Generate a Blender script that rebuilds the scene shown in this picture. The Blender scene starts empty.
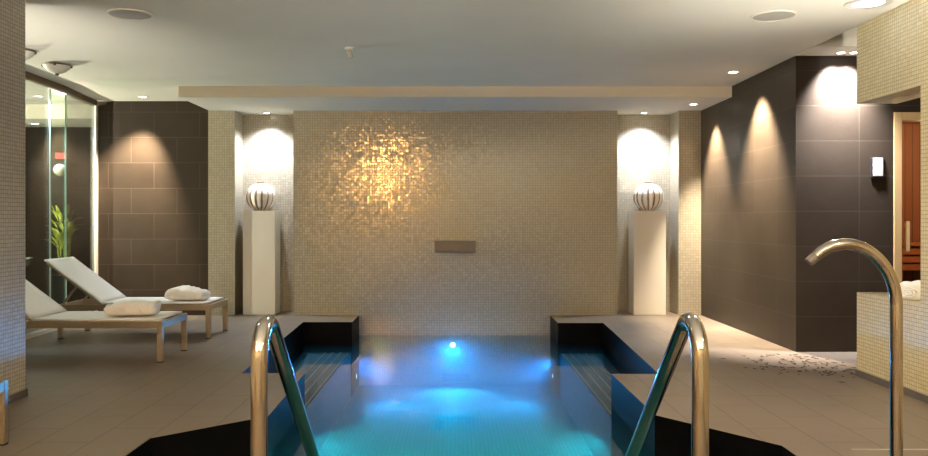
import bpy, bmesh, math, random
from mathutils import Vector, Matrix, noise
PI = math.pi
R = math.radians
random.seed(7)
SC = bpy.context.scene
COL = SC.collection

# ------------------------------------------------------------------ helpers
def link(o):
    COL.objects.link(o); return o

def obj(name, bm, mats, parent=None, smooth=False):
    if not isinstance(mats, (list, tuple)): mats = [mats]
    bmesh.ops.recalc_face_normals(bm, faces=bm.faces[:])
    me = bpy.data.meshes.new(name); bm.to_mesh(me); bm.free()
    for m in mats: me.materials.append(m)
    if smooth:
        for p in me.polygons: p.use_smooth = True
        if smooth != 'all':
            me.set_sharp_from_angle(angle=R(38))
    o = link(bpy.data.objects.new(name, me))
    if parent: o.parent = parent
    return o

def tag(o, label=None, cat=None, group=None, kind=None):
    if label: o['label'] = label
    if cat: o['category'] = cat
    if group: o['group'] = group
    if kind: o['kind'] = kind
    return o

def thing(name, label, cat, loc=(0, 0, 0), rz=0, group=None):
    o = bpy.data.objects.new(name, None); link(o)
    o.empty_display_size = .1
    o.location = loc; o.rotation_euler = (0, 0, rz)
    return tag(o, label, cat, group)

def dup(root, loc, label=None):
    def rec(o, par):
        c = o.copy(); link(c)
        if par: c.parent = par
        for ch in [x for x in bpy.data.objects if x.parent == o]: rec(ch, c)
        return c
    r = rec(root, None); r.location = loc
    if label: r['label'] = label
    return r

def struct(name, bm, mats, smooth=False):
    return tag(obj(name, bm, mats, None, smooth), kind='structure')

def BM(): return bmesh.new()

def box(bm, x0, x1, y0, y1, z0, z1, mi=0, bev=0.0):
    vs = [bm.verts.new((x, y, z)) for z in (z0, z1) for y in (y0, y1) for x in (x0, x1)]
    fs = [bm.faces.new([vs[i] for i in f]) for f in
          ((0, 2, 3, 1), (4, 5, 7, 6), (0, 1, 5, 4), (2, 6, 7, 3), (0, 4, 6, 2), (1, 3, 7, 5))]
    for f in fs: f.material_index = mi
    if bev:
        es = list({e for f in fs for e in f.edges})
        bmesh.ops.bevel(bm, geom=es, offset=bev, segments=2, affect='EDGES')
    return bm

def bar(bm, a, b, w, h, bev=0.004, up=(0, 0, 1)):
    """rectangular tube from a to b, w across, h along 'up'"""
    a = Vector(a); b = Vector(b); d = (b - a); L = d.length; d.normalize()
    up = Vector(up); s = d.cross(up)
    if s.length < 1e-4: s = d.cross(Vector((0, 1, 0)))
    s.normalize(); u = s.cross(d)
    t = BM(); box(t, 0, L, -w/2, w/2, -h/2, h/2, 0, bev)
    M = Matrix((d, s, u)).transposed().to_4x4(); M.translation = a
    merge(bm, t, M)

def merge(bm, t, M=None):
    if M is not None: t.transform(M)
    me = bpy.data.meshes.new('tmp'); t.to_mesh(me); t.free()
    bm.from_mesh(me); bpy.data.meshes.remove(me)

def lathe(bm, prof, n=32, c=(0, 0, 0), rib=0, amp=0, axis='Z', cap=True):
    rings = []
    for r, z in prof:
        ring = []
        for k in range(n):
            a = 2*PI*k/n
            rr = r*(1 + amp*math.cos(rib*a)) if rib else r
            p = (rr*math.cos(a), rr*math.sin(a), z)
            if axis == 'Y': p = (p[0], p[2], p[1])
            if axis == 'X': p = (p[2], p[0], p[1])
            ring.append(bm.verts.new((p[0]+c[0], p[1]+c[1], p[2]+c[2])))
        rings.append(ring)
    for a, b in zip(rings, rings[1:]):
        for k in range(n):
            bm.faces.new((a[k], a[(k+1) % n], b[(k+1) % n], b[k]))
    if cap:
        if prof[0][0] > 1e-4: bm.faces.new(rings[0][::-1])
        if prof[-1][0] > 1e-4: bm.faces.new(rings[-1])
    return bm

def tube(bm, pts, r, n=20, cap=True):
    pts = [Vector(p) for p in pts]
    rings = []; ref = None
    for i, p in enumerate(pts):
        t = (pts[min(i+1, len(pts)-1)] - pts[max(i-1, 0)]).normalized()
        if ref is None:
            ref = t.cross(Vector((1, .13, .05))); ref.normalize()
        ref = (ref - t*ref.dot(t)).normalized()
        s = t.cross(ref)
        rr = r[i] if isinstance(r, (list, tuple)) else r
        rings.append([bm.verts.new(p + (ref*math.cos(2*PI*k/n) + s*math.sin(2*PI*k/n))*rr) for k in range(n)])
    for a, b in zip(rings, rings[1:]):
        for k in range(n): bm.faces.new((a[k], a[(k+1) % n], b[(k+1) % n], b[k]))
    if cap:
        bm.faces.new(rings[0][::-1]); bm.faces.new(rings[-1])
    return bm

def prism(bm, poly, z0, z1, mt=0, ms=0):
    lo = [bm.verts.new((x, y, z0)) for x, y in poly]
    hi = [bm.verts.new((x, y, z1)) for x, y in poly]
    bm.faces.new(hi).material_index = mt
    bm.faces.new(lo[::-1]).material_index = ms
    n = len(poly)
    for i in range(n):
        f = bm.faces.new((lo[i], lo[(i+1) % n], hi[(i+1) % n], hi[i])); f.material_index = ms
    return bm

# ---------------------------------------------------------------- materials
class NT:
    def __init__(s, name):
        s.m = bpy.data.materials.new(name); s.m.use_nodes = True
        s.t = s.m.node_tree; s.N = s.t.nodes; s.N.clear()
        s.out = s.N.new('ShaderNodeOutputMaterial')
    def n(s, typ, **kw):
        x = s.N.new(typ)
        for k, v in kw.items(): setattr(x, k, v)
        return x
    def l(s, a, b): s.t.links.new(a, b)
    def set(s, sock, v):
        if hasattr(v, 'is_linked') or isinstance(v, bpy.types.NodeSocket): s.l(v, sock)
        else: sock.default_value = v
    def m_(s, op, a, b=None, c=None):
        x = s.n('ShaderNodeMath', operation=op)
        s.set(x.inputs[0], a)
        if b is not None: s.set(x.inputs[1], b)
        if c is not None: s.set(x.inputs[2], c)
        return x.outputs[0]
    def v_(s, op, a, b=None):
        x = s.n('ShaderNodeVectorMath', operation=op)
        s.set(x.inputs[0], a)
        if b is not None:
            if op == 'SCALE': s.set(x.inputs['Scale'], b)
            else: s.set(x.inputs[1], b)
        return x.outputs[1] if op in ('DOT_PRODUCT', 'LENGTH') else x.outputs[0]
    def sep(s, v):
        x = s.n('ShaderNodeSeparateXYZ'); s.l(v, x.inputs[0]); return x.outputs
    def comb(s, x, y, z):
        c = s.n('ShaderNodeCombineXYZ')
        for i, v in enumerate((x, y, z)): s.set(c.inputs[i], v)
        return c.outputs[0]
    def mix(s, f, a, b):
        x = s.n('ShaderNodeMix', data_type='RGBA')
        s.set(x.inputs[0], f); s.set(x.inputs[6], a); s.set(x.inputs[7], b)
        return x.outputs[2]
    def noise(s, v, scale, detail=2.0, rough=.5):
        x = s.n('ShaderNodeTexNoise'); s.l(v, x.inputs['Vector'])
        x.inputs['Scale'].default_value = scale; x.inputs['Detail'].default_value = detail
        x.inputs['Roughness'].default_value = rough
        return x.outputs[0]
    def rng(s, v, a, b, c, d):
        x = s.n('ShaderNodeMapRange'); s.set(x.inputs[0], v)
        for i, q in enumerate((a, b, c, d)): x.inputs[i+1].default_value = q
        return x.outputs[0]
    def bsdf(s, col, rough=.5, metal=0.0, spec=.5, normal=None, **kw):
        p = s.n('ShaderNodeBsdfPrincipled')
        s.set(p.inputs['Base Color'], col); s.set(p.inputs['Roughness'], rough)
        s.set(p.inputs['Metallic'], metal); s.set(p.inputs['Specular IOR Level'], spec)
        if normal is not None: s.l(normal, p.inputs['Normal'])
        for k, v in kw.items(): s.set(p.inputs[k], v)
        s.l(p.outputs[0], s.out.inputs[0])
        return p
    def bump(s, h, strength=.3, dist=.01):
        b = s.n('ShaderNodeBump'); s.l(h, b.inputs['Height'])
        b.inputs['Strength'].default_value = strength; b.inputs['Distance'].default_value = dist
        return b.outputs[0]

def c4(*a): return (a[0], a[1], a[2], 1.0)

def plain(name, col, rough=.5, metal=0., spec=.5, nscale=0, namp=.12, bump=0, bscale=200):
    t = NT(name); col = c4(*col)
    tc = t.n('ShaderNodeTexCoord').outputs['Object']
    nrm = None
    if nscale:
        f = t.noise(tc, nscale, 4)
        col = t.mix(t.rng(f, .3, .7, 0, 1), c4(*[x*(1-namp) for x in col[:3]]), c4(*[min(1, x*(1+namp)) for x in col[:3]]))
    if bump: nrm = t.bump(t.noise(tc, bscale, 3), bump, .002)
    t.bsdf(col, rough, metal, spec, nrm)
    return t.m

def mosaic(name, ca, cb, grout, p=.032, g=.09, tilt=.06, rough=.22, metal=.3, spec=.5, spark=0.0):
    """small glass-mosaic tiles: each tile has its own tone and its own slight tilt"""
    t = NT(name)
    geo = t.n('ShaderNodeNewGeometry')
    P = t.v_('SCALE', geo.outputs['Position'], 1/p)
    an = t.v_('ABSOLUTE', geo.outputs['True Normal'])
    ax = t.sep(an)
    big = [t.m_('GREATER_THAN', q, .5) for q in ax]
    keep = t.comb(*[t.m_('SUBTRACT', 1.0, q) for q in big])
    cell = t.v_('FLOOR', t.v_('MULTIPLY', P, keep))
    wn = t.n('ShaderNodeTexWhiteNoise', noise_dimensions='3D')
    t.l(t.v_('ADD', cell, (0.37, 0.19, 0.71)), wn.inputs['Vector'])
    fr = t.sep(t.v_('FRACTION', P))
    e = [t.m_('MAXIMUM', t.m_('MINIMUM', fr[i], t.m_('SUBTRACT', 1.0, fr[i])), big[i]) for i in range(3)]
    mn = t.m_('MINIMUM', t.m_('MINIMUM', e[0], e[1]), e[2])
    gm = t.m_('LESS_THAN', mn, g)
    soft = t.noise(geo.outputs['Position'], .9, 2)
    f = t.m_('ADD', t.m_('MULTIPLY', wn.outputs['Value'], .7), t.m_('MULTIPLY', soft, .3))
    col = t.mix(gm, t.mix(f, c4(*ca), c4(*cb)), c4(*grout))
    rv = t.v_('SCALE', t.v_('SUBTRACT', wn.outputs['Color'], (.5, .5, .5)), tilt*2)
    nrm = t.v_('NORMALIZE', t.v_('ADD', geo.outputs['Normal'], rv))
    ro = t.m_('ADD', t.m_('MULTIPLY', gm, .4), rough)
    me = t.m_('MULTIPLY', t.m_('SUBTRACT', 1.0, gm), metal)
    t.bsdf(col, ro, me, spec, nrm)  # each tile keeps its own tilt
    return t.m

def stone_tile(name, ca, cb, joint, w, h, mode, offx=0., brick=0., jw=.0035, rough=.4, spec=.5):
    """mode 'wall': (x or y, z); mode 'floor': (|x|, y). joints as thin lines"""
    t = NT(name)
    geo = t.n('ShaderNodeNewGeometry'); P = t.sep(geo.outputs['Position'])
    if mode == 'wall':
        nx = t.m_('GREATER_THAN', t.m_('ABSOLUTE', t.sep(geo.outputs['True Normal'])[0]), .5)
        u = t.m_('ADD', t.m_('MULTIPLY', P[1], nx), t.m_('MULTIPLY', P[0], t.m_('SUBTRACT', 1.0, nx)))
        v = P[2]; run, row = u, v
    else:
        run, row = P[1], t.m_('ABSOLUTE', P[0])
        row = t.m_('ADD', row, .05)
    rs = t.m_('DIVIDE', row, h); ri = t.m_('FLOOR', rs)
    us = t.m_('ADD', t.m_('DIVIDE', t.m_('ADD', run, offx), w), t.m_('MULTIPLY', t.m_('FLOORED_MODULO', ri, 2.0), brick))
    ui = t.m_('FLOOR', us)
    def edge(s_, size):
        fr = t.m_('FRACT', s_)
        return t.m_('MULTIPLY', t.m_('MINIMUM', fr, t.m_('SUBTRACT', 1.0, fr)), size)
    j = t.m_('LESS_THAN', t.m_('MINIMUM', edge(us, w), edge(rs, h)), jw)
    wn = t.n('ShaderNodeTexWhiteNoise', noise_dimensions='3D')
    t.l(t.comb(ui, ri, .5), wn.inputs['Vector'])
    cl = t.noise(geo.outputs['Position'], 3.2, 6, .6)
    fine = t.noise(geo.outputs['Position'], 42, 3)
    f = t.m_('ADD', t.m_('MULTIPLY', t.rng(cl, .3, .7, 0, 1), .5), t.m_('MULTIPLY', wn.outputs['Value'], .5))
    col = t.mix(j, t.mix(f, c4(*ca), c4(*cb)), c4(*joint))
    nrm = t.bump(t.m_('ADD', fine, t.m_('MULTIPLY', cl, 2.0)), .12, .004)
    ro = t.m_('ADD', rough - .06, t.m_('MULTIPLY', cl, .14))
    t.bsdf(col, ro, 0., spec, nrm)
    return t.m

def emit(name, col, st):
    t = NT(name); e = t.n('ShaderNodeEmission'); e.inputs[0].default_value = c4(*col); e.inputs[1].default_value = st
    t.l(e.outputs[0], t.out.inputs[0]); return t.m

def wood(name, ca, cb, board=.1, axis=0, rough=.5):
    t = NT(name); geo = t.n('ShaderNodeNewGeometry'); P = t.sep(geo.outputs['Position'])
    s_ = t.m_('DIVIDE', P[axis], board); bi = t.m_('FLOOR', s_)
    wn = t.n('ShaderNodeTexWhiteNoise', noise_dimensions='1D'); t.l(bi, wn.inputs['W'])
    st = t.comb(t.m_('MULTIPLY', P[0], 30.), t.m_('MULTIPLY', P[1], 30.), t.m_('MULTIPLY', P[2], 30.))
    sc = [1., 1., 1.]; sc[2 if axis != 2 else 0] = .06
    gr = t.noise(t.v_('MULTIPLY', st, tuple(sc)), 1.0, 5)
    f = t.m_('ADD', t.m_('MULTIPLY', wn.outputs['Value'], .55), t.m_('MULTIPLY', gr, .45))
    fr = t.m_('FRACT', s_)
    j = t.m_('LESS_THAN', t.m_('MINIMUM', fr, t.m_('SUBTRACT', 1., fr)), .04)
    col = t.mix(j, t.mix(f, c4(*ca), c4(*cb)), c4(*[x*.25 for x in ca]))
    t.bsdf(col, rough); return t.m

def glass_mat(name, tint=(.9, .97, .94), refl=1.0):
    t = NT(name)
    tr = t.n('ShaderNodeBsdfTransparent'); tr.inputs[0].default_value = c4(*tint)
    gl = t.n('ShaderNodeBsdfGlossy'); gl.inputs['Roughness'].default_value = .01
    fr = t.n('ShaderNodeFresnel'); fr.inputs[0].default_value = 1.5
    mx = t.n('ShaderNodeMixShader'); t.l(t.m_('MULTIPLY', fr.outputs[0], refl), mx.inputs[0])
    t.l(tr.outputs[0], mx.inputs[1]); t.l(gl.outputs[0], mx.inputs[2]); t.l(mx.outputs[0], t.out.inputs[0])
    return t.m

def water_mat(surface=True):
    t = NT('pool water' if surface else 'pool water side')
    P = t.n('ShaderNodeNewGeometry').outputs['Position']
    b = t.bump(t.noise(P, 2.2, 3), .05, .02)
    tr = t.n('ShaderNodeBsdfTransparent'); tr.inputs[0].default_value = (.80, .95, .97, 1)
    gl = t.n('ShaderNodeBsdfGlossy'); gl.inputs['Roughness'].default_value = .03
    t.l(b, gl.inputs['Normal'])
    fr = t.n('ShaderNodeFresnel'); fr.inputs[0].default_value = 1.33
    mx = t.n('ShaderNodeMixShader'); t.l(fr.outputs[0], mx.inputs[0])
    t.l(tr.outputs[0], mx.inputs[1]); t.l(gl.outputs[0], mx.inputs[2]); t.l(mx.outputs[0], t.out.inputs[0])
    if not surface:
        tr.inputs[0].default_value = (1, 1, 1, 1); t.l(tr.outputs[0], t.out.inputs[0])
    v = t.n('ShaderNodeVolumePrincipled'); v.inputs['Color'].default_value = (.08, .62, .85, 1)
    v.inputs['Density'].default_value = .36; v.inputs['Anisotropy'].default_value = .1
    v.inputs['Absorption Color'].default_value = (.10, .70, .85, 1)
    t.l(v.outputs[0], t.out.inputs[1])
    # the body's sides and underside lie against the basin: plain see-through faces with the same water inside
    return t.m

def stripes_mat():
    t = NT('striped ceramic')
    tc = t.n('ShaderNodeTexCoord').outputs['Object']; p = t.sep(tc)
    a = t.m_('ARCTAN2', p[1], p[0])
    nz = t.noise(tc, 9, 2)
    u = t.m_('ADD', t.m_('MULTIPLY', a, 15/(2*PI)), t.m_('MULTIPLY', nz, .35))
    fr = t.m_('FRACT', u)
    w = t.m_('ABSOLUTE', t.m_('SUBTRACT', fr, .5))
    band = t.m_('LESS_THAN', w, t.rng(p[2], .02, .335, .20, .10))
    cid = t.m_('FLOOR', u)
    wn = t.n('ShaderNodeTexWhiteNoise', noise_dimensions='1D'); t.l(cid, wn.inputs['W'])
    top = t.m_('ADD', .25, t.m_('MULTIPLY', wn.outputs['Value'], .075))
    band = t.m_('MULTIPLY', band, t.m_('LESS_THAN', p[2], top))
    band = t.m_('MULTIPLY', band, t.rng(nz, .25, .5, .6, 1.0))
    col = t.mix(band, c4(.80, .74, .64), t.mix(wn.outputs['Value'], c4(.15, .08, .055), c4(.32, .21, .15)))
    t.bsdf(col, .28, 0, .5); return t.m

M = {}
M['mosaic'] = mosaic('pearl mosaic', (.375, .34, .26), (.485, .445, .355), (.21, .18, .13), p=.034, g=.10, tilt=.026, rough=.15, metal=.25)
M['mosaic_right'] = mosaic('cream mosaic', (.54, .46, .28), (.68, .59, .385), (.37, .31, .19), p=.028, tilt=.04, rough=.32, metal=.1)
M['mosaic_pillar'] = mosaic('grey beige mosaic', (.37, .34, .265), (.50, .46, .37), (.26, .235, .185), p=.028, tilt=.04, rough=.32, metal=.1)
M['pool_floor'] = mosaic('pool mosaic', (.12, .50, .58), (.20, .64, .70), (.12, .40, .47), p=.04, tilt=.05, rough=.55, metal=0., spec=.2)
M['bench'] = mosaic('dark pool mosaic', (.08, .15, .21), (.13, .22, .29), (.07, .12, .16), p=.04, tilt=.03, rough=.55, metal=0., spec=.2)
M['dark'] = stone_tile('dark slate tile', (.028, .0205, .0145), (.040, .030, .0215), (.06, .047, .035), .6, 1/3, 'wall', offx=-.23, jw=.003, rough=.42, spec=.14)
M['dark_left'] = stone_tile('dark brown wall tile', (.028, .020, .0135), (.040, .029, .020), (.07, .055, .042), .6, 1/3, 'wall', offx=.05, brick=.5, jw=.003, rough=.5, spec=.14)
M['floor'] = stone_tile('taupe floor tile', (.124, .097, .073), (.155, .123, .094), (.05, .04, .03), .6, .3, 'floor', brick=.5, jw=.0034, rough=.42)
M['black'] = plain('black polished stone', (.003, .003, .0035), .4, 0, .04, 6, .3)
M['ceiling'] = plain('ceiling paint', (.62, .585, .50), .9, 0, .2, 2, .02)
M['white'] = plain('white lacquer', (.68, .645, .575), .38, 0, .4, 3, .02)
M['cream'] = plain('cream paint', (.70, .66, .53), .85, 0, .2, 2, .03)
M['chrome'] = plain('polished stainless steel', (.40, .37, .325), .12, 1., .5, 5, .03)
M['brushed'] = plain('champagne metal', (.56, .50, .41), .34, 1., .5, 60, .05)
M['steel'] = plain('grey steel', (.16, .145, .13), .45, .4, .5, 30, .06)
M['sling'] = plain('white mesh fabric', (.80, .79, .76), .8, 0, .2, 300, .05, .2, 500)
M['towel'] = plain('white terry cloth', (.86, .84, .80), .95, 0, .1, 60, .04, .8, 260)
M['skirting'] = plain('dark skirting stone', (.10, .085, .08), .5, 0, .4, 8, .1)
M['plate'] = plain('white plastic', (.42, .40, .38), .4)
M['black_plastic'] = plain('dark plastic', (.02, .02, .02), .4)
M['speaker'] = plain('grey speaker mesh', (.36, .335, .29), .7, 0, .3, 120, .15)
M['trim'] = plain('satin lamp ring', (.72, .70, .66), .35, .6)
M['rubber'] = plain('dark rubber', (.02, .02, .02), .7)
M['brown'] = plain('brown bronze', (.14, .09, .045), .4, .5)
M['alu'] = plain('pale aluminium', (.75, .73, .66), .4, .4)
M['glass'] = glass_mat('clear glass', (.90, .95, .92), .8)
M['glass_leaf'] = glass_mat('pale green glass', (.82, .90, .84), .35)
M['glass_edge'] = plain('green glass edge', (.42, .60, .52), .25)
M['frost'] = plain('frosted glass bowl', (.72, .67, .55), .3, 0, .6)
M['water'] = water_mat(); M['water_side'] = water_mat(False)
M['stripe'] = stripes_mat()
M['cabin'] = wood('red cedar boards', (.34, .13, .06), (.48, .20, .095), .09, 0)
M['bench_wood'] = wood('cedar slats', (.45, .15, .05), (.62, .24, .09), .5, 0)
M['frame_wood'] = wood('pale pine', (.46, .30, .13), (.58, .41, .20), .5, 0)
M['leaf'] = plain('yellow green leaf', (.36, .40, .06), .5, 0, .4, 12, .3)
M['red'] = plain('red enamel', (.55, .03, .03), .4)
M['grate'] = plain('dark pool grille', (.015, .045, .055), .5)
M['strip'] = plain('steel step strip', (.60, .56, .50), .3, .7)
M['fleck'] = plain('dry brown petal', (.055, .035, .022), .8)
M['lens_cool'] = emit('cool lamp lens', (.86, .92, 1.), 14)
M['lens_warm'] = emit('warm lamp lens', (1., .86, .66), 14)
M['lens_blue'] = emit('blue white lamp lens', (.55, .72, 1.), 6)
M['lens_pool'] = emit('pool lamp lens', (.70, .95, 1.), 4)
M['lens_amber'] = emit('amber globe', (1., .50, .14), 520)

# ------------------------------------------------------------------ setting
ZC, ZS = 2.81, 2.685          # main ceiling, soffit over the end wall
ZW = -0.26                    # water level
ZF = -0.92                    # pool floor
YB = 10.5                     # end wall
right_edge = [(1.25, 9.71), (1.80, 9.71), (1.655, 6.5), (1.27, 6.5), (1.28, 5.13), (1.81, 4.43), (1.81, 3.35), (1.30, 3.35), (1.30, 2.6)]
left_edge = [(-1.26, 9.80), (-1.86, 9.80), (-1.74, 6.53), (-1.225, 6.53), (-1.19, 5.10), (-1.745, 4.58), (-1.745, 3.35), (-1.30, 3.35), (-1.30, 2.6)]
b = BM()
prism(b, [(0, -3), (8.2, -3), (8.2, 11.95), (1.25, 11.95)] + right_edge + [(0, 2.6)], -1.0, 0, 0, 1)
prism(b, [(0, -3), (0, 2.6)] + left_edge[::-1] + [(-1.26, 11.95), (-8.2, 11.95), (-8.2, -3)], -1.0, 0, 0, 1)
struct('floor', b, [M['floor'], M['black']])

# pool basin floor and submerged benches in the two side bays
b = BM(); box(b, -1.95, 1.95, 2.5, 10.6, -1.05, ZF)
struct('pool_floor', b, M['pool_floor'])
for s, ed in ((1, right_edge), (-1, left_edge)):
    x0 = s*1.275; y0, y1 = ed[3][1]+.004, ed[0][1]-.004
    b = BM()
    prism(b, [(x0, y0), (ed[2][0]-s*.004, y0), (ed[1][0]-s*.004, y1), (x0, y1)], ZF+.002, -.37)
    o = struct('pool_bench', b, M['bench'])
    for x, z in ((1.30, -.37), (1.39, -.37), (1.485, -.37), (1.575, -.37)):
        t = BM(); box(t, min(s*x, s*(x+.014)), max(s*x, s*(x+.014)), y0+.02, y1-.02, z+.0005, z+.005)
        obj('step_strip', t, M['strip'], o)
# overhanging coping stones of the bays (dark edge with a slot below)
for s, ed in ((1, right_edge), (-1, left_edge)):
    pass
# water
poly = [(0, 2.6)] + [(x, y) for x, y in right_edge[::-1]] + [(1.25, YB), (-1.26, YB)] + left_edge
def inset(p): return (p[0]-.002*(1 if p[0] > 0 else -1 if p[0] < 0 else 0), p[1])
b = BM(); prism(b, [inset(q) for q in poly], ZF+.003, ZW, 0, 1)
w = obj('pool_water', b, [M['water'], M['water_side']])
tag(w, 'clear turquoise pool water lit blue from below, in front of the mosaic end wall', 'water', kind='stuff')

# end wall with two niches
b = BM()
NL0, NL1, NR0, NR1 = -2.89, -2.12, 2.13, 2.935
box(b, NL1, NR0, YB, YB+.42, -1.0, ZS+.05)
box(b, -3.24, NL0, YB, YB+.42, -.0, ZS+.05)
box(b, NR1, 3.23, YB, YB+.42, -.0, ZS+.05)
box(b, -3.24, 3.23, YB+.42, YB+.55, -.0, ZS+.05)
struct('wall_back', b, M['mosaic'])
# dark tiled walls
b = BM(); box(b, -4.70, -3.24, YB, YB+.3, 0, ZC+.1); struct('wall_back_left', b, M['dark_left'])
b = BM()
DX0, DX1, DZ, DY = 4.155, 4.98, 2.27, 7.58
box(b, 3.23, DX0, DY, 11.3, 0, 2.93)
box(b, DX0, DX1, DY, DY+.12, DZ, 2.93)
box(b, DX1, 8.0, DY, DY+.12, 0, 2.93)
struct('wall_right_far', b, M['dark'])
# mosaic wall on the right with its opening
b = BM()
WX0, WX1 = 3.23, 3.55
box(b, WX0, WX1, 5.55, 6.43, 0, .67)
box(b, WX0, WX1, 5.55, 6.43, 2.185, 3.1)
box(b, WX0, WX1, -3, 5.55, 0, 3.1)
struct('wall_right', b, M['mosaic_right'])
b = BM(); box(b, WX0-.012, WX0, -2.9, 6.43, 0, .05); struct('baseboard_right', b, M['skirting'])
# pillar on the left
b = BM(); box(b, -3.85, -3.05, 4.9, 5.68, 0, ZC); struct('wall_pillar', b, M['mosaic_pillar'])
b = BM(); box(b, -3.05, -3.04, 4.9, 5.69, 0, .05); box(b, -3.85, -3.04, 5.68, 5.69, 0, .05); struct('baseboard_pillar', b, M['skirting'])
# ceiling
b = BM()
box(b, -8.2, 3.23, -3, 11.95, ZC, ZC+.12)
box(b, 3.23, 8.2, -3, 7.17, 3.02, 3.14)
box(b, 3.23, 8.2, 7.17, 7.75, ZC-.005, 3.14)
struct('ceiling', b, M['ceiling'])
b = BM(); box(b, -3.225, 3.23, 9.33, YB+.55, ZS, ZC); struct('ceiling_soffit', b, M['ceiling'])
# outer walls closing the room
b = BM(); box(b, -8.2, 8.2, -3.15, -3, 0, 3.15); struct('wall_front', b, M['cream'])
b = BM(); box(b, -4.75, -4.6, -3, 6.2, 0, ZC); struct('wall_left', b, M['cream'])
b = BM(); box(b, 8.0, 8.15, -3, 12, 0, 3.1); struct('wall_right_outer', b, M['cream'])
b = BM(); box(b, -8.3, -8.2, -3, 12, 0, 2.95); box(b, -8.2, -3.2, 11.8, 11.95, 0, ZC); struct('wall_left_outer', b, M['dark_left'])
b = BM(); box(b, -8.2, -4.72, 10.8, 11.8, 2.62, ZC); struct('trim_1', b, M['cream'])

# glazed partition on the left: curved head track, panes, post
curve = [(-4.50, 6.2), (-4.51, 7.4), (-4.525, 8.5), (-4.56, 9.35), (-4.64, 9.9), (-4.69, 10.42)]
def interp(y):
    for (x0, y0), (x1, y1) in zip(curve, curve[1:]):
        if y0 <= y <= y1: return x0 + (x1-x0)*(y-y0)/(y1-y0)
part = thing('glass_partition', 'curved clear glass partition with brown head track on the left, beside the dark wall', 'glass partition', (-4.55, 8.5, 0))
def wl(bm): bm.transform(Matrix.Translation((4.55, -8.5, 0))); return bm
b = BM()
for (a, c) in zip(curve, curve[1:]): bar(b, (a[0], a[1], ZC-.035), (c[0], c[1]+.004, ZC-.035), .05, .07, 0)
obj('head_track', wl(b), M['brown'], part)
b = BM()
for (a, c) in zip(curve, curve[1:]): bar(b, (a[0], a[1], .02), (c[0], c[1]+.004, .02), .06, .04, 0)
obj('base_channel', wl(b), M['alu'], part)
for y0, y1 in ((6.22, 7.6), (7.61, 8.95), (9.40, 10.40)):
    b = BM(); n = 6
    pts = [(interp(y0+(y1-y0)*k/n), y0+(y1-y0)*k/n) for k in range(n+1)]
    lo = [b.verts.new((x, y, .04)) for x, y in pts]; hi = [b.verts.new((x, y, ZC-.07)) for x, y in pts]
    for k in range(n): b.faces.new((lo[k], lo[k+1], hi[k+1], hi[k]))
    g = obj('pane', wl(b), M['glass'], part)
    m = g.modifiers.new('thick', 'SOLIDIFY'); m.thickness = .01; m.offset = 0
b = BM(); box(b, -4.715, -4.68, 10.43, 10.495, 0, ZC-.07, 0, .004); obj('post', wl(b), M['alu'], part)
b = BM(); bar(b, (interp(8.99), 8.99, 1.37), (interp(9.37), 9.37, 1.37), .010, 2.62, 0)
leaf = obj('door_leaf', wl(b), M['glass_leaf'], part); leaf['label'] = 'narrow pale green glass door leaf'
for y in (8.98, 9.38):
    b = BM(); x = interp(y); box(b, x-.007, x+.007, y-.008, y+.008, .04, ZC-.085); obj('edge', wl(b), M['glass_edge'], leaf)

# ------------------------------------------------------------- lamps, seen and added
def spot(name, loc, tgt, watts, deg, blend, col, parent=None, r=.04):
    L = bpy.data.lights.new(name, 'SPOT'); L.energy = watts; L.spot_size = R(deg); L.spot_blend = blend
    L.color = col; L.shadow_soft_size = r
    o = link(bpy.data.objects.new(name, L)); o.location = loc
    o.rotation_euler = (Vector(tgt)-Vector(loc)).to_track_quat('-Z', 'Y').to_euler()
    return o
def point(name, loc, watts, col, r=.08):
    L = bpy.data.lights.new(name, 'POINT'); L.energy = watts; L.color = col; L.shadow_soft_size = r
    o = link(bpy.data.objects.new(name, L)); o.location = loc; return o
def disc(name, loc, watts, size, col, spread=150):
    L = bpy.data.lights.new(name, 'AREA'); L.shape = 'DISK'; L.size = size; L.energy = watts; L.color = col; L.spread = R(spread)
    o = link(bpy.data.objects.new(name, L)); o.location = loc; return o

def downlight(x, y, z, label, lens, r=.045, group=None):
    t = thing('downlight', label, 'ceiling light', (x, y, z), 0, group)
    b = BM(); lathe(b, [(r, 0), (r, -.006), (r*1.35, -.008), (r*1.45, -.004), (r*1.45, 0)], 28, cap=False); obj('trim_ring', b, M['trim'], t, True)
    b = BM(); lathe(b, [(r*.98, -.001), (r*.95, -.005), (r*.5, -.006), (.0001, -.006)], 28, cap=False); obj('lens', b, lens, t, True)
    return t
WARM = (1., .82, .60); NEUT = (1., .90, .76); COOL = (.80, .87, 1.); 
downlight(2.93, 8.43, ZC, 'round recessed downlight in the main ceiling, close to the brown side wall on the right', M['lens_warm'])
spot('spot_lamp', (2.93, 8.43, ZC-.03), (3.23, 8.43, 1.65), 1350, 74, .8, WARM)
downlight(2.95, 9.9, ZS, 'round recessed downlight under the soffit, right corner above the mosaic strip', M['lens_warm'], .04)
spot('spot_lamp', (2.95, 9.9, ZS-.03), (3.23, 9.9, 1.6), 950, 70, .8, WARM)
for x, lb in ((3.58, 'left one of the paired bright downlights above the dark slate wall'), (3.70, 'right one of the paired bright downlights above the dark slate wall')):
    downlight(x, 7.42, ZC-.005, lb, M['lens_cool'], .035)
    spot('spot_lamp', (x, 7.43, ZC-.035), (x+.01, 7.58, 2.40), 520, 84, 1., (.96, .95, 1.))
downlight(-3.95, 10.12, ZC, 'recessed downlight in the ceiling just in front of the dark wall on the left', M['lens_warm'])
spot('spot_lamp', (-3.95, 10.12, ZC-.03), (-4.35, 10.45, 1.2), 800, 70, .8, WARM)
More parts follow.
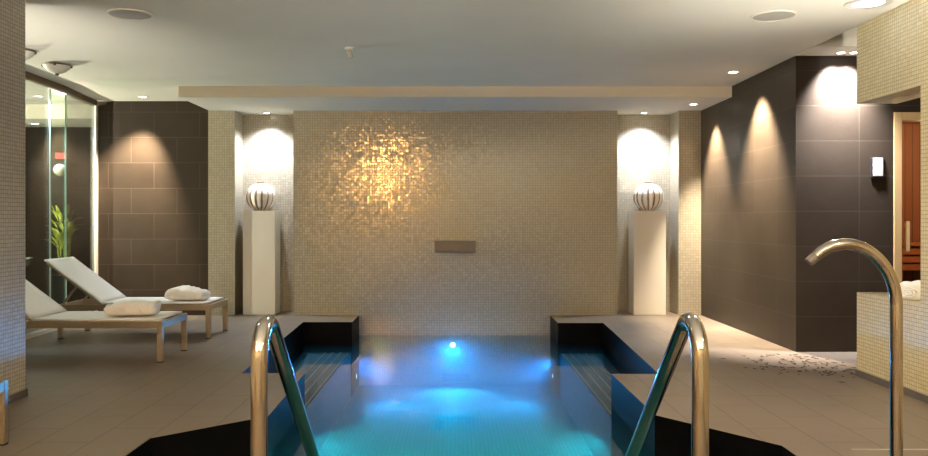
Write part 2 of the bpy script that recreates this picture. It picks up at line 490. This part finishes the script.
for x in (-2.52, 2.53):
    downlight(x, 10.70, ZS, 'bright niche downlight above the striped vase on the %s' % ('left' if x < 0 else 'right'), M['lens_cool'], .035)
    spot('spot_lamp', (x, 10.66, ZS-.03), (x, 10.72, 0), 200, 120, .9, COOL)
downlight(2.97, 5.75, ZC, 'large round blue white ceiling lamp at the top edge beside the right mosaic wall', M['lens_blue'], .11)
spot('spot_lamp', (2.97, 5.75, ZC-.03), (2.5, 5.75, 0), 40, 50, .7, NEUT)
for x, y, lb in ((-4.80, 9.88, 'bright lamp in the ceiling just behind the glass partition, nearer the dark wall'),
                 (-4.66, 8.70, 'bright lamp in the ceiling just behind the glass partition, beside the pillar edge')):
    downlight(x, y, ZC, lb, M['lens_cool'], .06)
    spot('spot_lamp', (x, y, ZC-.03), (x, y, 0), 110, 120, .5, COOL)
downlight(-5.96, 11.35, 2.62, 'round lamp under the bulkhead far behind the glass', M['lens_cool'], .06)
spot('spot_lamp', (-5.96, 11.35, 2.58), (-5.96, 11.5, 0), 90, 100, .5, COOL)

# unseen fill downlights over the near deck, added to brighten the room
for i, (x, y) in enumerate(((-2.2, 3.4), (0, 4.2), (1.9, 4.4), (-2.2, .4), (2.2, .4), (0, -1.2))):
    downlight(x, y, ZC, 'added recessed fill light over the near pool deck', M['lens_warm'], .07, 'added fill lights over the near deck')
    disc('fill_disc', (x, y, ZC-.03), 3 if x < -1 else 30 if y > 4.3 else 12, .22, (1., .84, .64))
# amber globe ceiling lamps at the near end, mirrored as the golden glow in the mosaic
for x, y, st in ((-2.02, -2.1, 1),):
    g = thing('globe_lamp', 'amber glass globe lamp on the ceiling at the near end', 'lamp', (x, y, ZC))
    b = BM(); lathe(b, [(.05, 0), (.05, -.03), (.02, -.035)], 24); obj('mount', b, M['brushed'], g, True)
    b = BM(); bmesh.ops.create_uvsphere(b, u_segments=24, v_segments=12, radius=.12); b.transform(Matrix.Translation((0, 0, -.15))); obj('globe', b, M['lens_amber'], g, 'all')
# unseen uplights on the near wall, added to brighten the ceiling
for x in (-3.2, 0, 3.0 - .4):
    u = thing('fill_uplight', 'added half round white fill uplight on the near wall', 'fill light', (x, -3, 1.2), 0, 'added fill uplights on the near wall')
    b = BM(); lathe(b, [(.02, 0), (.09, .03), (.13, .10), (.125, .10), (.085, .035), (.0001, .02)], 24, (0, .14, 0)); obj('shade', b, M['plate'], u, True)
    b = BM(); box(b, -.03, .03, 0, .05, .03, .09); obj('bracket', b, M['plate'], u)
    spot('spot_lamp', (x, -2.86, 1.33), (x*.8, -1.76, 2.4), 1500, 78, .5, (1., .96, .87))

for x, y, tx, ty in ((3.23, 4.3, -.3, .5), (-4.6, 5.6, .35, .45)):  # two more uplights out of view, added to even out the ceiling
    u = thing('fill_uplight', 'added half round white fill uplight on the %s' % ('right mosaic wall' if x > 0 else 'cream wall behind the pillar'), 'fill light', (x, y, 1.2), 0)
    sg = -1 if x > 0 else 1
    b = BM(); lathe(b, [(.02, 0), (.09, .03), (.13, .10), (.125, .10), (.085, .035), (.0001, .02)], 24, (sg*.14, 0, 0)); obj('shade', b, M['plate'], u, True)
    b = BM(); box(b, min(0, sg*.05), max(0, sg*.05), -.03, .03, .03, .09); obj('bracket', b, M['plate'], u)
    spot('spot_lamp', (x+sg*.14, y, 1.33), (x+tx+sg*.14, y+ty, 2.33), 230 if x > 0 else 170, 80, .8, (1., .96, .87))
spot('spot_lamp', (-7.6, 9.4, 1.7), (-5.0, 9.9, 2.81), 1300, 110, .8, (1., .92, .76))  # added uplight without a fitting, brightens the ceiling behind the glass

u = thing('fill_uplight', 'added half round white fill uplight on the passage side of the right mosaic wall', 'fill light', (3.55, 4.9, 1.9), 0)  # added out of view to light the raised ceiling fascia
b = BM(); lathe(b, [(.02, 0), (.09, .03), (.13, .10), (.125, .10), (.085, .035), (.0001, .02)], 24, (.14, 0, 0)); obj('shade', b, M['plate'], u, True)
b = BM(); box(b, 0, .05, -.03, .03, .03, .09); obj('bracket', b, M['plate'], u)
spot('spot_lamp', (3.69, 4.9, 2.03), (3.7, 6.9, 3.0), 90, 80, .8, (1., .93, .80))

# pool lamp under the end wall and further ones along the pool walls
def pool_lamp(x, y, z, axis, sgn, label, lens, r=.055, group=None):
    t = thing('pool_light', label, 'pool light', (x, y, z), 0, group)
    b = BM(); lathe(b, [(r*1.5, 0), (r*1.5, sgn*.008), (r*1.05, sgn*.018), (r, sgn*.010)], 24, axis=axis, cap=False); obj('rim', b, M['steel'], t, True)
    b = BM(); lathe(b, [(r, sgn*.010), (r*.6, sgn*.016), (.0001, sgn*.018)], 24, axis=axis, cap=False); obj('lens', b, lens, t, True)
    return t
pool_lamp(-.03, YB, -.39, 'Y', -1, 'glowing round underwater lamp in the end wall below the steel spout', M['lens_pool'], .036)
spot('pool_lamp_light', (-.03, YB-.05, -.42), (-.03, 9.0, -.92), 210, 130, .9, (.03, .36, 1.))
for s in (-1, 1):
    pool_lamp(s*1.25 if s > 0 else -1.26, 10.1, -.72, 'X', -s, 'underwater lamp in the pool side under the back ledge, %s' % ('left side' if s < 0 else 'right side'), M['lens_blue'], .04)
    spot('pool_lamp_light', (s*1.20, 9.90, -.50), (s*.2, 8.6, -.92), 330, 62, 1., (.01, .32, 1.), r=.10)
    pool_lamp(s*1.235 if s > 0 else -1.17, 5.8, -.6, 'X', -s, 'underwater lamp in the pool side under the middle deck block, %s' % ('left side' if s < 0 else 'right side'), M['lens_blue'], .05)
    spot('pool_lamp_light', (s*1.10, 5.8, -.40), (s*.2, 7.2, -.92), 380, 46, 1., (.04, .60, .62), r=.12)

# ------------------------------------------------------------ end wall items
sp = thing('water_spout', 'dark grey steel water spout box fixed to the mosaic wall above the pool', 'spout', (0, YB, .825))
b = BM()
box(b, -.265, .265, -.10, 0, .13, .155, 0, .003)
box(b, -.265, -.25, -.10, 0, 0.0, .13, 0, .003); box(b, .25, .265, -.10, 0, 0.0, .13, 0, .003)
box(b, -.25, .25, -.075, 0, .02, .13)
obj('housing', b, M['steel'], sp)
b = BM(); box(b, -.25, .25, -.14, 0, 0, .016, 0, .003); obj('lip', b, M['steel'], sp)
gr = thing('pool_grille', 'dark rectangular suction grille under water in the end wall', 'grille', (0.01, YB, -.83+.02))
b = BM(); box(b, -.17, .17, -.012, 0, -.05, .05, 0, .003); obj('plate', b, M['grate'], gr)
for k in range(4):
    b = BM(); box(b, -.155, .155, -.018, -.0125, -.036+k*.021, -.027+k*.021); obj('slat', b, M['steel'], gr)

# pedestals and vases
for x, side in ((-2.586, 'left'), (2.57, 'right')):
    b = BM(); box(b, x-.212, x+.212, 10.55, 10.88, 0, 1.372, 0, .004)
    p = obj('pedestal', b, M['white'])
    tag(p, 'tall plain white pedestal standing in the %s wall niche' % side, 'pedestal')
    v = thing('vase', 'round ribbed vase with brown stripes on the %s pedestal' % side, 'vase', (x+(.018 if x > 0 else -.016), 10.71, 1.372), .3 if x < 0 else 1.4)
    prof = [(.07, 0), (.085, .004)]
    for k in range(1, 20):
        a = -PI/2 + PI*k/20
        prof.append((max(.02, .195*math.cos(a)**.85), .185 + .182*math.sin(a)))
    prof = [q for q in prof if q[1] < .355 and (q[0] > .075 or q[1] > .1)]
    prof += [(.062, .357), (.05, .366), (.046, .36)]
    b = BM(); lathe(b, prof, 120, rib=15, amp=.018); obj('body', b, M['stripe'], v, 'all')
    b = BM(); lathe(b, [(.052, .362), (.055, .372), (.05, .382), (.02, .388), (.0001, .389)], 32, cap=False); obj('lid', b, M['brown'], v, True)

# --------------------------------------------------------------- handrails
def arc(c, r, a0, a1, n, ux, uz):
    c = Vector(c); ux = Vector(ux); uz = Vector(uz)
    return [c + ux*r*math.cos(a0+(a1-a0)*k/n) + uz*r*math.sin(a0+(a1-a0)*k/n) for k in range(n+1)]
def handrail(x, top, y0, label):
    t = thing('handrail', label, 'handrail', (x, y0, 0))
    r = .0215; rb = .085
    sl = math.atan2(.65, .77)             # downward slope of the raking leg
    zc = top - r - rb
    pts = [Vector((0, 0, 0.0)), Vector((0, 0, zc*.5)), Vector((0, 0, zc))]
    pts += arc((0, rb, zc), rb, PI, PI/2 - sl, 18, (0, 1, 0), (0, 0, 1))[1:]
    e = pts[-1]; d = Vector((0, math.cos(sl), -math.sin(sl)))
    for q in (.3, .7, 1.0, 1.28): pts.append(e + d*q)
    e2 = pts[-1]
    b = BM(); tube(b, pts, r, 24); obj('rail', b, M['chrome'], t, True)
    b = BM(); lathe(b, [(.045, 0), (.045, .006), (.03, .014), (.0225, .016)], 28, cap=False); obj('flange', b, M['chrome'], t, True)
    b = BM(); tube(b, [e2, Vector((0, e2.y+.01, e2.z-.1)), Vector((0, e2.y+.01, ZF))], r, 20); obj('lower_post', b, M['chrome'], t, True)
handrail(-.497, 1.0, 2.03, 'stainless steel pool handrail standing left of the water in the foreground')
handrail(.622, 1.005, 2.03, 'stainless steel pool handrail standing right of the water in the foreground')

# cane-shaped water tap
t = thing('cane_fountain', 'tall curved stainless steel cane fountain spout in front of the right mosaic wall', 'fountain', (1.60, 2.9, 0))
r = .0215; RX, RZ = .19, .225
zc = 1.185 - r - RZ
pts = [Vector((0, 0, 0)), Vector((0, 0, .4)), Vector((0, 0, zc))]
pts += [Vector((-RX + RX*math.cos(a), 0, zc + RZ*math.sin(a))) for a in [PI*.5*k/16 for k in range(1, 17)]]
for q, dz in ((.045, -.008), (.08, -.026), (.106, -.048)): pts.append(Vector((-RX - q, 0, zc+RZ+dz)))
b = BM(); tube(b, pts, [r]*(len(pts)-2) + [r*.95, r*.8], 24, cap=False); obj('tube', b, M['chrome'], t, True)
e = pts[-1]; d = (pts[-1]-pts[-2]).normalized()
b = BM(); tube(b, [e-d*.005, e+d*.012, e+d*.03], [r*.82, r*.84, r*.80], 20); obj('nozzle', b, M['steel'], t, True)
b = BM(); lathe(b, [(.06, 0), (.06, .006), (.04, .016), (.0225, .02)], 28, cap=False); obj('flange', b, M['chrome'], t, True)

# --------------------------------------------------------------- loungers
def make_lounger(label):
    t = thing('sun_lounger', label, 'sun lounger', (0, 0, 0), 0, 'white sun loungers on the left deck')
    W = .33; XF, XH = .82, -.82            # foot / head ends of the base frame, local x (foot = +x)
    zt = .36
    b = BM()
    for s in (-1, 1): bar(b, (XH, s*(W-.02), zt-.03), (XF, s*(W-.02), zt-.03), .04, .06)
    for x in (XF-.02, XH+.02, -.30): bar(b, (x, -W+.04, zt-.032), (x, W-.04, zt-.032), .04, .055)
    obj('frame', b, M['brushed'], t, True)
    for x in (XF-.025, XH+.06):
        for s in (-1, 1):
            b = BM(); bar(b, (x, s*(W-.021), .008), (x, s*(W-.021), zt-.055), .05, .042); L = obj('leg', b, M['brushed'], t, True)
            b = BM(); box(b, x-.024, x+.024, s*(W-.021)-.02, s*(W-.021)+.02, 0, .008); obj('foot_pad', b, M['rubber'], L)
    # seat sling, slightly sagging
    def sling(name, a, c, nseg=14, sag=.012):
        b = BM(); a = Vector(a); c = Vector(c); rows = []
        for i in range(nseg+1):
            p = a.lerp(c, i/nseg); row = []
            for j in range(9):
                v = -1+2*j/8
                row.append(b.verts.new((p.x, v*(W-.015), p.z - sag*(1-v*v)*math.sin(PI*min(1, i/nseg*1.0)))))
            rows.append(row)
        for r0, r1 in zip(rows, rows[1:]):
            for j in range(8): b.faces.new((r0[j], r0[j+1], r1[j+1], r1[j]))
        o = obj(name, b, M['sling'], t, 'all')
        m = o.modifiers.new('thick', 'SOLIDIFY'); m.thickness = .014; m.offset = 0
        return o
    xh = -.33
    sling('seat_sling', (XF-.045, 0, zt+.012), (xh, 0, zt+.012))
    top = (-.93, 0, .83)
    sling('back_sling', (xh-.004, 0, zt+.022), top, sag=.02)
    b = BM()
    for s in (-1, 1): bar(b, (xh, s*(W-.05), zt-.01), (top[0]+.012, s*(W-.05), top[2]-.03), .03, .028, up=(.6, 0, .6))
    bar(b, (top[0]+.02, -W+.05, top[2]-.028), (top[0]+.02, W-.05, top[2]-.028), .028, .028)
    obj('back_frame', b, M['brushed'], t, True)
    for s in (-1, 1):
        b = BM(); bar(b, (-.62, s*(W-.085), zt+.19), (-.80, s*(W-.085), zt-.045), .02, .02); obj('prop_strut', b, M['brushed'], t, True)
    return t
lo = make_lounger('white sling sun lounger beside the pillar, middle one of the three, rolled towel on it')
lo.location = (-3.385, 7.34, 0)
dup(lo, (-3.39, 8.73, 0), 'white sling sun lounger farthest back, nearest the dark tiled wall')
dup(lo, (-3.315, 4.14, 0), 'sun lounger in front of the pillar, only one foot corner showing')

def towel(x, y, z, L, Wd, H, rz, label, seed):
    t = thing('towel', label, 'towel', (x, y, z), rz, 'white folded towels')
    b = BM(); nu, nv = 40, 48; rings = []
    for i in range(nu+1):
        u = -1 + 2*i/nu
        ring = []
        k = (1-abs(u)**9)**.5 if abs(u) < 1 else 0
        k = .80 + .20*k
        for j in range(nv):
            a = 2*PI*j/nv
            ca, sa = math.cos(a), math.sin(a)
            yy = math.copysign(abs(ca)**.62, ca)*Wd/2*k
            zz = math.copysign(abs(sa)**.72, sa)*H/2*k
            p = Vector((u*L/2, yy, zz))
            d = noise.noise(p*8 + Vector((seed*3.1, 0, 0)))*.026 + noise.noise(p*22+Vector((seed, 5, 0)))*.010
            if sa > -.4:
                p.z += d + .018*math.sin(u*1.7+seed)*(.5+.5*sa); p.y += d*.6
                p.z -= .012*math.exp(-((yy-.03)/.012)**2)*(.5+.5*sa)
            p.z = max(p.z, -H/2)
            p.x += d*.8
            ring.append(b.verts.new((p.x, p.y, p.z + H/2)))
        rings.append(ring)
    for r0, r1 in zip(rings, rings[1:]):
        for j in range(nv): b.faces.new((r0[j], r0[(j+1) % nv], r1[(j+1) % nv], r1[j]))
    b.faces.new(rings[0][::-1]); b.faces.new(rings[-1])
    obj('folded_cloth', b, M['towel'], t, 'all')
    # rolled edge spiralling on the end
    b = BM(); rr = []
    for k in range(60):
        a = k*.26; q = .14 + .86*(k/59)
        rr.append(Vector((-L/2-.002, math.cos(a)*q*Wd*.36, H*.48 + math.sin(a)*q*H*.36)))
    tube(b, rr, .0055, 8); obj('rolled_end', b, M['towel'], t, 'all')
    return t
towel(-2.95, 7.33, .381, .43, .27, .115, R(4), 'white folded towel lying on the lounger beside the pillar', 1)
towel(-2.90, 8.72, .381, .42, .27, .12, R(-6), 'white folded towel lying on the lounger nearest the dark tiled wall', 2)
towel(3.39, 5.80, .671, .22, .26, .11, R(8), 'white folded towel on the low mosaic wall in the right opening', 3)

# -------------------------------------------------------------- ceiling bits
for x, y, lb in ((-2.46, 6.06, 'round grey ceiling loudspeaker on the left side of the ceiling'), (2.43, 6.10, 'round grey ceiling loudspeaker on the right side of the ceiling')):
    t = thing('ceiling_speaker', lb, 'speaker', (x, y, ZC))
    b = BM(); lathe(b, [(.165, 0), (.165, -.006), (.152, -.010), (.150, -.004)], 40, cap=False); obj('rim', b, M['ceiling'], t, True)
    b = BM(); lathe(b, [(.151, -.005), (.10, -.008), (.0001, -.009)], 40, cap=False); obj('mesh_grille', b, M['speaker'], t, True)
t = thing('ceiling_fitting', 'small grey ceiling fitting above the pool, left of the middle', 'ceiling fitting', (-.95, 7.25, ZC))
b = BM(); lathe(b, [(.05, 0), (.05, -.012), (.035, -.02), (.0001, -.02)], 24); obj('base', b, M['trim'], t, True)
b = BM(); tube(b, [(0, 0, -.018), (0, .004, -.05)], .009, 12); obj('stem', b, M['trim'], t, True)
b = BM(); tube(b, [(0, -.028, -.032), (0, .022, -.078)], .022, 20); obj('head', b, M['speaker'], t, True)
spot('spot_lamp', (-.95, 7.30, ZC-.11), (-.95, 10.5, -.70), 11000, 5, 1., (1., .40, .08), r=.02)  # warm beam added for the golden glints under water, no such lamp known
for x, y, lb in ((-3.98, 8.0, 'semi flush glass bowl ceiling lamp with bronze clips, left of the ceiling'),
                 (-3.99, 7.33, 'glass bowl ceiling lamp mostly hidden behind the pillar')):
    t = thing('bowl_lamp', lb, 'ceiling lamp', (x, y, ZC))
    b = BM(); lathe(b, [(.13, -.022), (.115, -.045), (.08, -.075), (.035, -.095), (.0001, -.10)], 32, cap=False); obj('bowl', b, M['frost'], t, True)
    b = BM(); lathe(b, [(.06, 0), (.06, -.024), (.0001, -.026)], 24); obj('mount', b, M['steel'], t, True)
    for k in range(4):
        b = BM(); a = k*PI/2+.3; lathe(b, [(.012, -.012), (.016, -.022), (.012, -.034), (.0001, -.036)], 12, (.128*math.cos(a), .128*math.sin(a), 0)); obj('clip', b, M['brown'], t, True)
    b = BM(); lathe(b, [(.02, -.098), (.018, -.112), (.0001, -.116)], 12); obj('finial', b, M['brown'], t, True)

# ------------------------------------------------ sauna doorway on the right
fr = BM()
for x in (DX0, DX1-.075): box(fr, x, x+.075, DY-.012, DY+.13, 0, DZ, 0, .003)
box(fr, DX0+.075, DX1-.075, DY-.012, DY+.13, DZ-.075, DZ, 0, .003)
d = thing('door_1', None, None, (0, 0, 0)); d['kind'] = 'structure'
obj('door_frame', fr, M['frame_wood'], d)
b = BM(); box(b, DX0+.08, DX1-.08, DY+.05, DY+.058, .01, DZ-.08); obj('glass_leaf', b, M['glass'], d)
hd = BM(); box(hd, 4.275, 4.315, DY-.0, DY+.03, .95, 1.24, 0, .006); box(hd, 4.285, 4.305, DY+.03, DY+.05, .98, 1.01); box(hd, 4.285, 4.305, DY+.03, DY+.05, 1.18, 1.21)
obj('door_handle', hd, M['frame_wood'], d)
b = BM()
box(b, DX0, 6.2, 9.6, 9.7, 0, 2.4); box(b, 6.1, 6.2, 7.72, 9.6, 0, 2.4); box(b, DX0, DX0+.02, 7.72, 9.6, 0, 2.4); box(b, DX0, 6.2, 7.7, 9.7, 2.4, 2.5)
struct('wall_cabin', b, M['cabin'])
bn = thing('sauna_bench', 'red cedar slatted sauna bench seen through the pine framed doorway', 'bench', (5.1, 9.2, 0))
for z, y0 in ((.95, 0), (.48, -.5)):
    for k in range(4):
        b = BM(); box(b, -.9, .95, y0-.02+k*.1, y0+.06+k*.1, z, z+.035, 0, .004); obj('slat', b, M['bench_wood'], bn)
    for x in (-.86, 0, .88):
        b = BM(); box(b, x, x+.05, y0, y0+.05, 0, z); obj('leg', b, M['bench_wood'], bn)
    for k in range(3):
        b = BM(); box(b, -.9, .95, y0-.02, y0, z-.10-k*.09, z-.03-k*.09, 0, .003); obj('front_slat', b, M['bench_wood'], bn)
point('cabin_lamp_light', (5.0, 8.4, 2.15), 28, (1., .72, .45), .08)
cl = thing('cabin_lamp', 'small warm lamp on the cabin ceiling behind the pine doorway', 'lamp', (5.0, 8.4, 2.4))
b = BM(); lathe(b, [(.06, 0), (.06, -.05), (.04, -.09), (.0001, -.1)], 20); obj('shade', b, M['lens_warm'], cl, True)
pl = thing('wall_panel', 'small white upright plate on the dark slate wall beside the pine doorway', 'panel', (4.0, DY, 1.75))
b = BM(); box(b, -.065, .06, -.012, 0, -.10, .10, 0, .003); obj('back_box', b, M['black_plastic'], pl)
b = BM(); box(b, -.048, .048, -.02, -.012, -.085, .09, 0, .003); obj('face_plate', b, M['plate'], pl)

# -------------------------------------------------------- behind the glass
pt = thing('potted_plant', 'tall plant with yellow green leaves in a dark pot behind the glass partition', 'plant', (-5.35, 10.95, 0))
b = BM(); lathe(b, [(.14, 0), (.19, .5), (.17, .5), (.15, .44), (.0001, .44)], 28); obj('pot', b, M['black_plastic'], pt, True)
b = BM()
for k in range(5): tube(b, [(.05*math.cos(k*1.3), .05*math.sin(k*1.3), .44), (.09*math.cos(k*1.3), .09*math.sin(k*1.3), 1.0)], .01, 8)
obj('stem', b, M['leaf'], pt)
b = BM(); rnd = random.Random(3)
for k in range(46):
    a = rnd.uniform(0, 2*PI); z0 = rnd.uniform(.85, 1.3); L = rnd.uniform(.2, .38); el = rnd.uniform(.5, 1.25)
    base = Vector((.08*math.cos(a), .08*math.sin(a), z0)); out = Vector((math.cos(a), math.sin(a), 0)); side = Vector((-math.sin(a), math.cos(a), 0))
    prev = None
    for i in range(6):
        q = i/5; e_ = el - q*1.0
        p = base + out*L*q*math.cos(el)*.7 + Vector((0, 0, L*(q*math.sin(el) - .3*q*q)))
        wd = .03*math.sin(PI*min(.98, q*.9+.1))
        cur = (b.verts.new(p-side*wd), b.verts.new(p+Vector((0, 0, -.006))), b.verts.new(p+side*wd))
        if prev:
            b.faces.new((prev[0], prev[1], cur[1], cur[0])); b.faces.new((prev[1], prev[2], cur[2], cur[1]))
        prev = cur
obj('foliage', b, M['leaf'], pt, 'all')
rs = thing('wall_box', 'small red box on the dark wall behind the glass partition', 'box', (-5.78, 11.8, 2.2))
b = BM(); box(b, -.09, .09, -.06, 0, -.05, .04, 0, .006); obj('case', b, M['red'], rs)
b = BM(); box(b, -.07, .07, -.066, -.06, -.03, .02); obj('cover', b, M['red'], rs)
gl = thing('wall_ball', 'small round grey ball fixture on the dark wall behind the glass partition', 'fixture', (-5.76, 11.8, 1.98))
b = BM(); bmesh.ops.create_uvsphere(b, u_segments=24, v_segments=14, radius=.09); b.transform(Matrix.Translation((0, -.13, 0))); obj('ball', b, M['frost'], gl, 'all')
b = BM(); lathe(b, [(.045, 0), (.045, -.02), (.015, -.025), (.015, -.06)], 16, axis='Y'); obj('bracket', b, M['steel'], gl, True)

# ------------------------------------------------------------ floor details
b = BM(); rnd = random.Random(11)
for k in range(150):
    q = rnd.random()
    x = 3.02 + rnd.gauss(0, .24); y = 6.85 + rnd.gauss(0, .33) - (x-3.0)*.25
    if x > 3.19 and y < 6.46: continue
    if x > 3.20 and y > 7.5: continue
    if x < 2.3 or y > 7.5: continue
    L = rnd.uniform(.012, .034); wd = L*rnd.uniform(.3, .6); a = rnd.uniform(0, PI)
    c, s = math.cos(a), math.sin(a); vs = []
    for j in range(8):
        th = 2*PI*j/8; px, py = L*math.cos(th), wd*math.sin(th)
        vs.append(b.verts.new((x+px*c-py*s, y+px*s+py*c, .002 + .006*abs(math.cos(th))**2)))
    b.faces.new(vs)
tag(obj('petals', b, M['fleck']), 'scattered dark dry petals on the floor in front of the dark slate wall', 'petals', kind='stuff')
b = BM(); box(b, 2.16, 3.2, 4.345, 4.36, 0, .003)
tag(obj('drain_strip', b, M['strip']), 'thin pale drain strip across the floor behind the cane fountain', 'drain')

# ------------------------------------------------------------------- camera
cam = bpy.data.cameras.new('camera'); co = link(bpy.data.objects.new('camera', cam))
co.location = (0, 0, 1.25); co.rotation_euler = (PI/2, 0, 0)
cam.sensor_fit = 'HORIZONTAL'; cam.sensor_width = 36; cam.lens = 36*800/928
cam.shift_x = 9/928; cam.shift_y = -8/928; cam.clip_start = .05
SC.camera = co
wd = bpy.data.worlds.new('world'); SC.world = wd; wd.use_nodes = True
wd.node_tree.nodes['Background'].inputs[0].default_value = (.02, .02, .02, 1)
SC.view_settings.view_transform = 'Standard'; SC.view_settings.look = 'None'
SC.view_settings.gamma = 1; SC.view_settings.use_curve_mapping = False
SC.view_settings.exposure = 0.55
cy = SC.cycles
cy.use_denoising = True; cy.max_bounces = 10; cy.diffuse_bounces = 5; cy.glossy_bounces = 5
cy.transparent_max_bounces = 12; cy.sample_clamp_indirect = 5; cy.caustics_reflective = True
